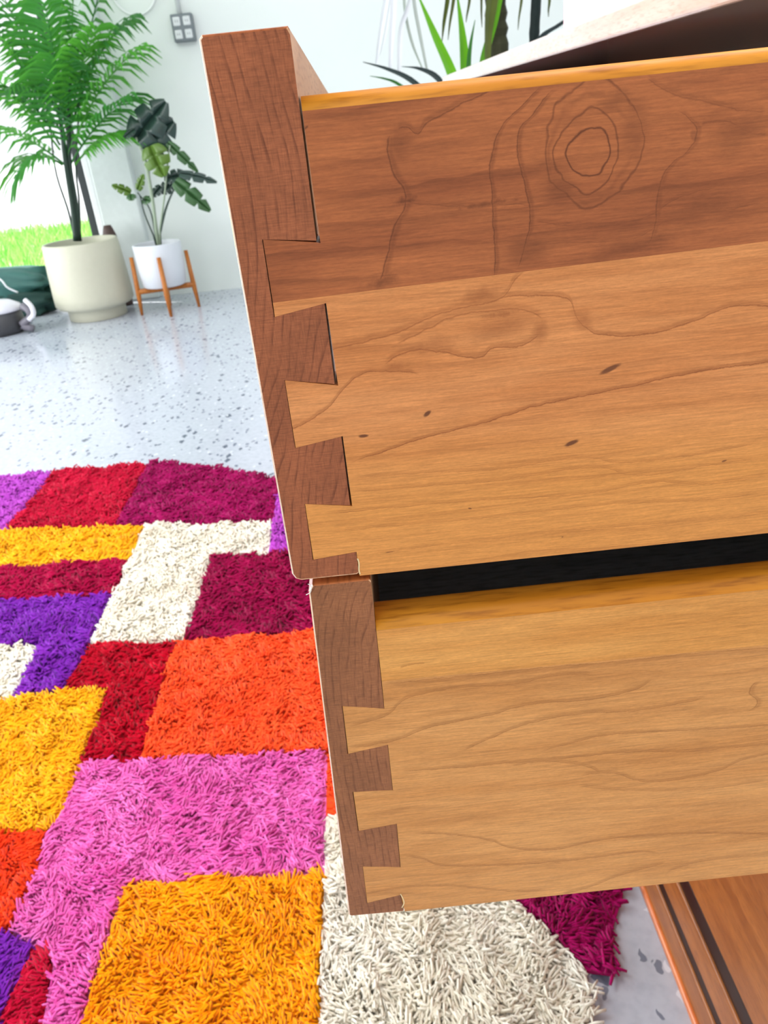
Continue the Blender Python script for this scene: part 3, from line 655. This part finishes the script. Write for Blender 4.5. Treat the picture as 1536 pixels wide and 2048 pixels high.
def translucent(m, c, f=0.4):
    nt = m.node_tree; b_ = nt.nodes['Principled BSDF']; o_ = nt.nodes['Material Output']
    tr = nt.nodes.new('ShaderNodeBsdfTranslucent'); tr.inputs[0].default_value = lin(c)
    mx = nt.nodes.new('ShaderNodeMixShader'); mx.inputs[0].default_value = f
    nt.links.new(b_.outputs[0], mx.inputs[1]); nt.links.new(tr.outputs[0], mx.inputs[2]); nt.links.new(mx.outputs[0], o_.inputs['Surface'])
for m in M_LEAFM: translucent(m, (120, 215, 70), 0.25)
PC = Vector((-1.625, 4.87, 0.0))
palm = tag(empty('potted_palm', PC), 'tall palm with feathery fronds in a large cream footed planter by the doorway', 'palm')
b = bmesh.new()
lathe(b, PC, [(0.165, 0.0), (0.172, 0.004), (0.172, 0.055), (0.175, 0.062), (0.218, 0.078), (0.232, 0.095), (0.232, 0.14), (0.226, 0.30), (0.216, 0.435), (0.212, 0.445), (0.200, 0.445), (0.196, 0.438), (0.194, 0.37)], 48)
obj('planter', b, M_POT, palm, True)
b = bmesh.new(); lathe(b, PC + Vector((0, 0, 0.36)), [(0.192, 0), (0.192, 0.04), (0.10, 0.055), (0.02, 0.06)], 32); obj('soil', b, M_SOIL, palm, True)
rs = random.Random(11)
root = PC + Vector((-0.01, 0, 0.41))
def frond(base, tip, sag, nl, ll, mi, t0=0.25, wdt=0.016):
    """base, tip: ends of the midrib; sag: how far it bows up"""
    base, tip = Vector(base), Vector(tip)
    mid = base.lerp(tip, 0.5) + Vector((0, 0, sag))
    pts = [(base * (1 - t) ** 2 + mid * 2 * t * (1 - t) + tip * t * t) for t in [i / 16 for i in range(17)]]
    bm = bmesh.new(); tube(bm, pts, [0.0065 * (1 - 0.75 * i / 16) for i in range(17)], 5)
    for k in range(nl):
        t = t0 + (1 - t0) * k / (nl - 1); i = min(int(t * 16), 15); p = pts[i].lerp(pts[i + 1], t * 16 - i); tg = (pts[i + 1] - pts[i]).normalized()
        s = tg.cross(Vector((0, 0, 1))); s = s.normalized() if s.length > 0.1 else Vector((1, 0, 0)); up = s.cross(tg).normalized()
        L = ll * (0.35 + 0.75 * sin(pi * min(1, 0.18 + 0.72 * (t - t0) / (1 - t0)))) * rs.uniform(0.85, 1.1)
        for sg in (-1, 1):
            d = (s * sg * 0.85 + tg * (0.35 + 0.5 * t) + up * 0.30 + Vector((0, rs.uniform(-.12, .12), rs.uniform(-.1, .1)))).normalized()
            q = [p + d * L * a + Vector((0, 0, -0.6 * L * a * a)) for a in (0, 0.3, 0.65, 1.0)]
            ribbon(bm, q, [wdt * 0.5, wdt, wdt * 0.8, 0.001], tg, 0.3)
    return obj('frond', bm, M_LEAFM[mi], palm, recalc=False)
# stems
for bx, pts in enumerate([[(152, 482), (146, 420), (132, 330), (118, 215)], [(158, 482), (150, 400), (138, 310), (140, 160)], [(150, 480), (136, 420), (112, 345), (100, 250)], [(160, 482), (158, 400), (152, 330), (160, 190)]]):
    y = 4.87 + 0.02 * (bx - 1.5); b = bmesh.new(); q = spline(lpx(pts, y), 14); tube(b, q, [(0.017 if bx < 2 else 0.007) * (1 - 0.4 * i / 14) for i in range(15)], 8); obj('stem', b, M_STEM, palm, True)
FR = [((140, 330), (255, 195), 0.06, 4.80), ((150, 280), (275, 100), 0.10, 4.86), ((150, 230), (262, 40), 0.12, 4.95), ((130, 330), (-40, 250), 0.10, 4.88), ((120, 300), (-60, 120), 0.12, 4.95),
      ((120, 260), (-50, 20), 0.12, 4.82), ((130, 240), (40, -120), 0.05, 4.9), ((140, 220), (150, -160), 0.0, 4.92), ((145, 220), (230, -120), 0.05, 4.85), ((125, 330), (40, 345), 0.12, 4.74),
      ((150, 330), (250, 265), 0.07, 4.95), ((120, 290), (20, 180), 0.15, 4.70), ((135, 250), (90, 10), 0.06, 4.70), ((140, 260), (190, 60), 0.08, 4.70), ((125, 250), (-20, -60), 0.08, 4.98), ((135, 320), (110, 120), 0.06, 4.66), ((140, 300), (60, 60), 0.08, 5.02)]
for k, (p, q, sg, y) in enumerate(FR):
    frond(W(p[0], p[1], 4.87), W(q[0], q[1], y), sg, 17, 0.34 if k < 3 else 0.30, k % 3, 0.18, 0.021)

# ------------------------------------------------------------------ split-leaf plant on a wooden stand
QC = Vector((-1.165, 4.80, 0.0))
sp_ = tag(empty('potted_plant', QC), 'dark split-leaf plant in a white pot raised on a wooden stand', 'potted plant')
b = bmesh.new(); lathe(b, QC + Vector((0, 0, 0.155)), [(0.118, 0), (0.126, 0.006), (0.137, 0.10), (0.140, 0.238), (0.138, 0.243), (0.128, 0.243), (0.126, 0.236), (0.124, 0.19)], 40); obj('pot', b, M_POT2, sp_, True)
b = bmesh.new(); lathe(b, QC + Vector((0, 0, 0.335)), [(0.122, 0), (0.122, 0.02), (0.06, 0.035), (0.01, 0.036)], 28); obj('soil', b, M_SOIL, sp_, True)
M_OAK = wood_plain('stand_wood', (190, 116, 44), (168, 94, 30), (120, 64, 20), 'z', 0.4, 0.4, 0.3)
rot0 = radians(12)
for k in range(4):
    a = rot0 + k * pi / 2 + pi / 2; c = Vector((cos(a), sin(a), 0)); b = bmesh.new()
    pts = [QC + c * 0.172 + Vector((0, 0, 0)), QC + c * 0.165 + Vector((0, 0, 0.13)), QC + c * 0.158 + Vector((0, 0, 0.335))]
    tube(b, pts, [0.009, 0.015, 0.012], 8); obj('leg', b, M_OAK, sp_, True)
for k in range(2):
    a = rot0 + k * pi / 2; c = Vector((cos(a), sin(a), 0)); b = bmesh.new(); z = 0.136 + 0.0 * k
    tube(b, [QC + c * 0.163 + Vector((0, 0, z)), QC - c * 0.163 + Vector((0, 0, z))], 0.016, 8); obj('crossbar', b, M_OAK, sp_)
M_SL = [plain('split_leaf', (50, 74, 66), 0.28, 0.6, 0.25, 14), plain('split_leaf_green', (96, 132, 40), 0.35, 0.5, 0.25, 14), plain('split_leaf_mid', (66, 108, 60), 0.3, 0.5, 0.25, 14)]
M_PST = plain('pale_stem', (150, 166, 142), 0.45, 0.4, 0.1, 30)
def split_leaf(base, tip, width, normal, mi, cuts=3, curl=0.25):
    """heart-shaped blade with deep slits from the edge: lobes either side of a midrib"""
    base, tip, normal = Vector(base), Vector(tip), Vector(normal); ax = tip - base; L = ax.length; ax.normalize()
    sd = ax.cross(normal).normalized(); nn = sd.cross(ax).normalized(); bm = bmesh.new()
    prof = lambda t: width * 0.5 * (sin(pi * min(1.0, (t * 0.86 + 0.10)) ** 0.75)) ** 0.8
    N = cuts * 7
    for s in (-1, 1):
        prev = None
        for i in range(N + 1):
            t = i / N; ph = i % 7; r = prof(t) * (0.38 if (ph == 0 and 0 < i < N) else 1.0)
            sw = -0.10 * L * (1 - t) * (r / width) * 2 + 0.10 * L * (r / width) * 2
            c = base + ax * (L * t) - nn * (curl * L * t * t * 0.6)
            m_ = c + sd * s * r * 0.5 + ax * sw * 0.4 + nn * (0.10 * r); e = c + sd * s * r + ax * sw - nn * (curl * r * 0.9)
            row = [bm.verts.new(c), bm.verts.new(m_), bm.verts.new(e)]
            if prev:
                for k in (0, 1): bm.faces.new((prev[k], prev[k + 1], row[k + 1], row[k]))
            prev = row
    bmesh.ops.remove_doubles(bm, verts=bm.verts, dist=1e-5)
    return obj('leaf', bm, M_SL[mi], sp_, True, recalc=False)
LV = [((268, 282), (326, 203), 0.20, (0.2, -1, 0.3), 0, 4.80), ((282, 288), (345, 245), 0.22, (0.1, -1, -0.1), 0, 4.82), ((268, 258), (242, 275), 0.06, (0, -0.6, 0.8), 0, 4.78),
      ((300, 292), (325, 352), 0.16, (-0.1, -1, 0.2), 1, 4.78), ((335, 285), (395, 340), 0.06, (0.3, -1, 0.2), 2, 4.82), ((360, 345), (432, 355), 0.09, (0.0, -0.55, 0.9), 0, 4.80),
      ((370, 350), (328, 352), 0.13, (0.0, -0.7, 0.7), 0, 4.84), ((350, 362), (420, 418), 0.10, (0.2, -1, 0.4), 2, 4.76), ((262, 385), (225, 368), 0.06, (0, -0.8, 0.6), 1, 4.80),
      ((275, 380), (285, 350), 0.05, (0, -1, 0.2), 1, 4.84), ((262, 388), (262, 400), 0.06, (0, -0.8, 0.5), 2, 4.78), ((285, 398), (300, 400), 0.06, (0, -0.8, 0.5), 2, 4.82), ((322, 372), (303, 392), 0.06, (-0.3, -1, 0.2), 0, 4.83), ((345, 365), (322, 385), 0.08, (0.2, -1, 0.3), 0, 4.85)]
for p, q, w, n, mi, y in LV: split_leaf(W(p[0], p[1], y), W(q[0], q[1], y - 0.03), w, n, mi)
for pts, r in (([(314, 478), (305, 400), (290, 320), (272, 275)], 0.011), ([(316, 478), (308, 420), (298, 350), (300, 300)], 0.008), ([(317, 478), (328, 400), (336, 320), (340, 290)], 0.006), ([(318, 478), (330, 420), (350, 372)], 0.005),
               ([(310, 478), (290, 430), (280, 392)], 0.005), ([(312, 478), (300, 420), (275, 385)], 0.005), ([(318, 478), (335, 410), (362, 350)], 0.005)):
    b = bmesh.new(); q = spline(lpx(pts, 4.80), 12); q[0].z = 0.36; tube(b, q, [r * (1 - 0.35 * i / 12) for i in range(13)], 7); obj('stem', b, M_PST if r > 0.0055 else M_STEM, sp_, True)

# ------------------------------------------------------------------ outlet box with conduit, cable loop on the wall
YO = YW - 0.03
ob = tag(empty('outlet_box', W(367, 56, YO)), 'grey metal four-socket outlet box and conduit high on the white wall', 'outlet')
c = W(367, 56, YO); hw = 0.062
b = bmesh.new(); box(b, c.x - hw, c.x + hw, YW - 0.055, YW, c.z - hw * 1.12, c.z + hw * 1.12, 0.006); obj('box', b, plain('galvanised', (120, 128, 132), 0.4, 0.5, metal=0.3), ob)
for dx in (-0.029, 0.029):
    for dz in (-0.032, 0.032):
        b = bmesh.new(); box(b, c.x + dx - 0.021, c.x + dx + 0.021, YW - 0.061, YW - 0.052, c.z + dz - 0.023, c.z + dz + 0.023, 0.006); so_ = obj('socket', b, plain('socket_white', (226, 230, 230), 0.4), ob)
        for sx in (-0.006, 0.006):
            b = bmesh.new(); box(b, c.x + dx + sx - 0.0012, c.x + dx + sx + 0.0012, YW - 0.0614, YW - 0.0605, c.z + dz - 0.005, c.z + dz + 0.006); obj('slot', b, M_DARKMET, so_)
b = bmesh.new(); tube(b, [(c.x - 0.01, YW - 0.025, c.z + hw), (c.x - 0.01, YW - 0.025, 3.2)], 0.0135, 10); obj('conduit', b, plain('conduit_paint', (226, 232, 230), 0.5), ob, True)
lc = W(266, -22, YW - 0.012)
b = bmesh.new(); NR = 48; rg = []
for k in range(NR):
    a = 2 * pi * k / NR; d = Vector((cos(a), 0, sin(a))); rg.append([b.verts.new(lc + d * (0.125 + 0.006 * cos(2 * pi * m / 8)) + Vector((0, 0.006 * sin(2 * pi * m / 8), 0))) for m in range(8)])
for k in range(NR):
    for m in range(8): b.faces.new((rg[k][m], rg[k][(m + 1) % 8], rg[(k + 1) % NR][(m + 1) % 8], rg[(k + 1) % NR][m]))
cl = obj('cable_loop', b, plain('white_cable', (240, 244, 242), 0.5), None, True); tag(cl, 'white cable looped against the white wall beside the palm', 'cable')

# ------------------------------------------------------------------ things by the doorway
def blob_mesh(cx_, cy_, cz_, sx, sy, sz, seed, amp, sub=4):
    bm = bmesh.new(); bmesh.ops.create_icosphere(bm, subdivisions=sub, radius=1)
    for v in bm.verts:
        p = v.co.copy(); m = max(abs(p.x), abs(p.y), abs(p.z)); p = p.lerp(p / m, 0.35)
        nz = mnoise.noise(Vector((p.x * 1.5 + seed, p.y * 3, p.z * 2.6))) * amp + abs(mnoise.noise(Vector((p.x * 3 + seed, p.y * 5, p.z * 5)))) * amp * 0.6
        p *= (0.86 + nz); v.co = Vector((cx_ + p.x * sx, cy_ + p.y * sy, max(0.0, cz_ + p.z * sz)))
    return bm
gb = tag(empty('padded_bag', (-2.4, 5.12, 0)), 'dark green padded bundle lying in the doorway behind the planter', 'bag')
obj('lower_roll', blob_mesh(-2.42, 5.16, 0.085, 0.55, 0.17, 0.115, 3.0, 0.18), plain('green_quilt', (38, 72, 66), 0.6, 0.3, 0.2, 12), gb, True)
obj('upper_roll', blob_mesh(-2.40, 5.16, 0.215, 0.53, 0.16, 0.10, 9.0, 0.2), plain('green_quilt_light', (58, 108, 102), 0.5, 0.4, 0.2, 12), gb, True)
b = bmesh.new(); tube(b, spline([W(-20, 548, 4.97), W(2, 560, 4.96), W(15, 575, 4.96), W(36, 585, 4.97)], 14), 0.006, 7); obj('cord', b, plain('white_cord', (232, 234, 240), 0.6), gb, True)
ap = tag(empty('appliance', (-2.13, 4.62, 0)), 'dark grey rounded machine with a pale lid at the left edge of the floor', 'appliance')
b = bmesh.new(); lathe(b, (-2.15, 4.66, 0), [(0.10, 0), (0.125, 0.008), (0.135, 0.05), (0.128, 0.125), (0.12, 0.13)], 32, 1.15, 1); obj('body', b, plain('dark_grey_plastic', (66, 66, 70), 0.45, 0.5, 0.1), ap, True)
b = bmesh.new(); lathe(b, (-2.15, 4.66, 0.128), [(0.133, 0), (0.14, 0.008), (0.13, 0.03), (0.09, 0.055), (0.02, 0.062)], 32, 1.15, 1); obj('lid', b, plain('pale_lid', (228, 226, 236), 0.35, 0.5), ap, True)
b = bmesh.new(); tube(b, spline([W(50, 600, 4.60), W(62, 612, 4.58), W(67, 628, 4.58), W(58, 640, 4.58)], 12), 0.014, 8); obj('handle', b, plain('pale_handle', (232, 232, 240), 0.4), ap, True)
b = bmesh.new(); tube(b, spline([W(44, 612, 4.62), W(58, 622, 4.60), W(60, 636, 4.60), W(44, 650, 4.60), (-1.93, 4.60, 0.02)], 14), 0.022, 8); obj('hose_end', b, plain('grey_hose', (116, 112, 122), 0.45, 0.5), ap, True)
jc = Vector((W(226, 470, 5.14).x - 0.022, 5.14, 0))
b = bmesh.new(); lathe(b, jc, [(0.042, 0), (0.046, 0.01), (0.050, 0.2), (0.048, 0.36), (0.042, 0.43), (0.030, 0.47), (0.022, 0.49)], 24)
tag(obj('brown_jar', b, plain('dark_brown_glaze', (82, 62, 58), 0.5), None, True), 'dark brown tapered jar standing behind the large cream planter', 'jar')

# ------------------------------------------------------------------ tall strap-leaved plant beyond the dresser
YP = 3.55
tc = W(992, 60, YP)
dp = tag(empty('dracaena', (tc.x, YP, 0)), 'tall strap-leaved plant with dark trunks behind the dresser top', 'plant')
b = bmesh.new(); lathe(b, (tc.x, YP, 0), [(0.17, 0), (0.18, 0.01), (0.20, 0.36), (0.19, 0.36), (0.185, 0.30)], 32); obj('pot', b, M_POT2, dp, True)
M_BARK = plain('olive_bark', (66, 66, 44), 0.7, 0.2, 0.3, 30, bump=0.6); M_BARK2 = plain('dark_bark', (36, 48, 46), 0.7, 0.2, 0.3, 30, bump=0.6)
def trunk(pts, r, m):
    q = spline([Vector((tc.x, YP, 0.3))] + lpx(pts, YP), 26); rad = [r * (1 + 0.18 * mnoise.noise(Vector((i * 0.9, r * 50, 1)))) for i in range(27)]
    b = bmesh.new(); tube(b, q, rad, 9); obj('trunk', b, m, dp)
trunk([(1000, 200), (995, 90), (990, -20), (985, -220)], 0.042, M_BARK)
trunk([(1062, 200), (1068, 80), (1073, -10), (1080, -150)], 0.020, M_BARK2)
LM = {'bright': plain('strap_leaf_bright', (112, 190, 30), 0.4, 0.4, 0.15, 14), 'olive': plain('strap_leaf_olive', (92, 104, 40), 0.45, 0.4, 0.15, 14), 'dark': plain('strap_leaf_dark', (58, 72, 70), 0.45, 0.4, 0.15, 14),
      'white': plain('strap_leaf_sunlit', (246, 250, 252), 0.4, 0.5, 0.03, 14), 'grey': plain('strap_leaf_grey', (186, 196, 186), 0.5, 0.4, 0.05, 14), 'green': plain('strap_leaf_green', (64, 130, 50), 0.4, 0.4, 0.15, 14)}  # the white blades have sunlight put into their leaf colour
kx = YP / FPX * 1.02
for m, pts, ws in [
    ('bright', [(836, -10), (870, 70), (905, 150), (925, 230)], (2, 12, 18, 14)), ('bright', [(915, -5), (925, 70), (931, 140), (936, 230)], (3, 12, 19, 14)), ('green', [(950, 40), (941, 90), (937, 140), (938, 230)], (1, 6, 9, 8)),
    ('bright', [(1006, -30), (990, 40), (968, 118), (950, 230)], (8, 12, 15, 12)), ('olive', [(992, -40), (982, 20), (976, 90), (974, 230)], (20, 20, 12, 8)),
    ('olive', [(900, -60), (895, 0), (888, 45), (884, 84)], (9, 8, 6, 1)), ('olive', [(912, -60), (907, 0), (900, 45), (896, 80)], (7, 6, 4, 1)), ('olive', [(942, -60), (939, 0), (934, 30), (932, 45)], (6, 5, 3, 1)),
    ('olive', [(964, -60), (963, 0), (963, 30), (964, 55)], (5, 4, 3, 1)), ('olive', [(1046, -60), (1043, 0), (1038, 35), (1036, 60)], (6, 5, 3, 1)), ('olive', [(1100, -60), (1099, 0), (1097, 20), (1097, 34)], (7, 5, 3, 1)),
    ('dark', [(726, 124), (775, 138), (825, 162), (880, 215)], (1, 5, 9, 9)), ('dark', [(803, 133), (838, 137), (872, 153), (900, 190)], (1, 5, 9, 9)), ('green', [(740, 152), (768, 157), (795, 167), (840, 200)], (1, 4, 5, 5)),
    ('dark', [(1135, 38), (1115, 52), (1085, 72), (1060, 110)], (10, 12, 12, 8)),
    ('white', [(785, -60), (771, 10), (760, 75), (753, 128)], (10, 10, 8, 5)), ('white', [(790, -60), (780, 10), (770, 70), (760, 110)], (6, 6, 5, 1)), ('white', [(788, -60), (787, 10), (783, 80), (780, 138)], (11, 11, 9, 6)),
    ('white', [(835, -60), (818, 10), (802, 60), (798, 145)], (8, 8, 9, 8)), ('grey', [(806, -60), (810, 20), (824, 85), (846, 140)], (4, 5, 5, 2)), ('grey', [(822, -60), (829, 10), (840, 70), (854, 140)], (5, 6, 6, 4))]:
    n = 14; j = rs.uniform(-0.05, 0.05); q = spline([W(x, y, YP - 0.12 + j + 0.03 * k) for k, (x, y) in enumerate(pts)], n)
    ww = [(ws[min(int(i / n * 3), 2)] * (1 - (i / n * 3 - min(int(i / n * 3), 2))) + ws[min(int(i / n * 3), 2) + 1] * (i / n * 3 - min(int(i / n * 3), 2))) * kx for i in range(n + 1)]
    b = bmesh.new(); ribbon(b, q, ww, (1, 0.25, 0), 0.3); obj('leaf', b, LM[m], dp, recalc=False)

# ------------------------------------------------------------------ pale box on the dresser
bx = tag(empty('storage_box', (0.50, 1.0, ZT1)), 'pale pinkish white box standing on the dresser top at upper right', 'box')
b = bmesh.new(); box(b, 0.312, 0.60, 0.80, 1.225, ZT1, ZT1 + 0.30, 0.004); obj('box_body', b, plain('pale_pink_card', (226, 194, 202), 0.6, 0.3, 0.03, 30), bx)
b = bmesh.new(); box(b, 0.308, 0.604, 0.796, 1.229, ZT1 + 0.30, ZT1 + 0.345, 0.004); obj('lid', b, plain('pale_pink_lid', (230, 198, 206), 0.6, 0.3, 0.03, 30), bx)
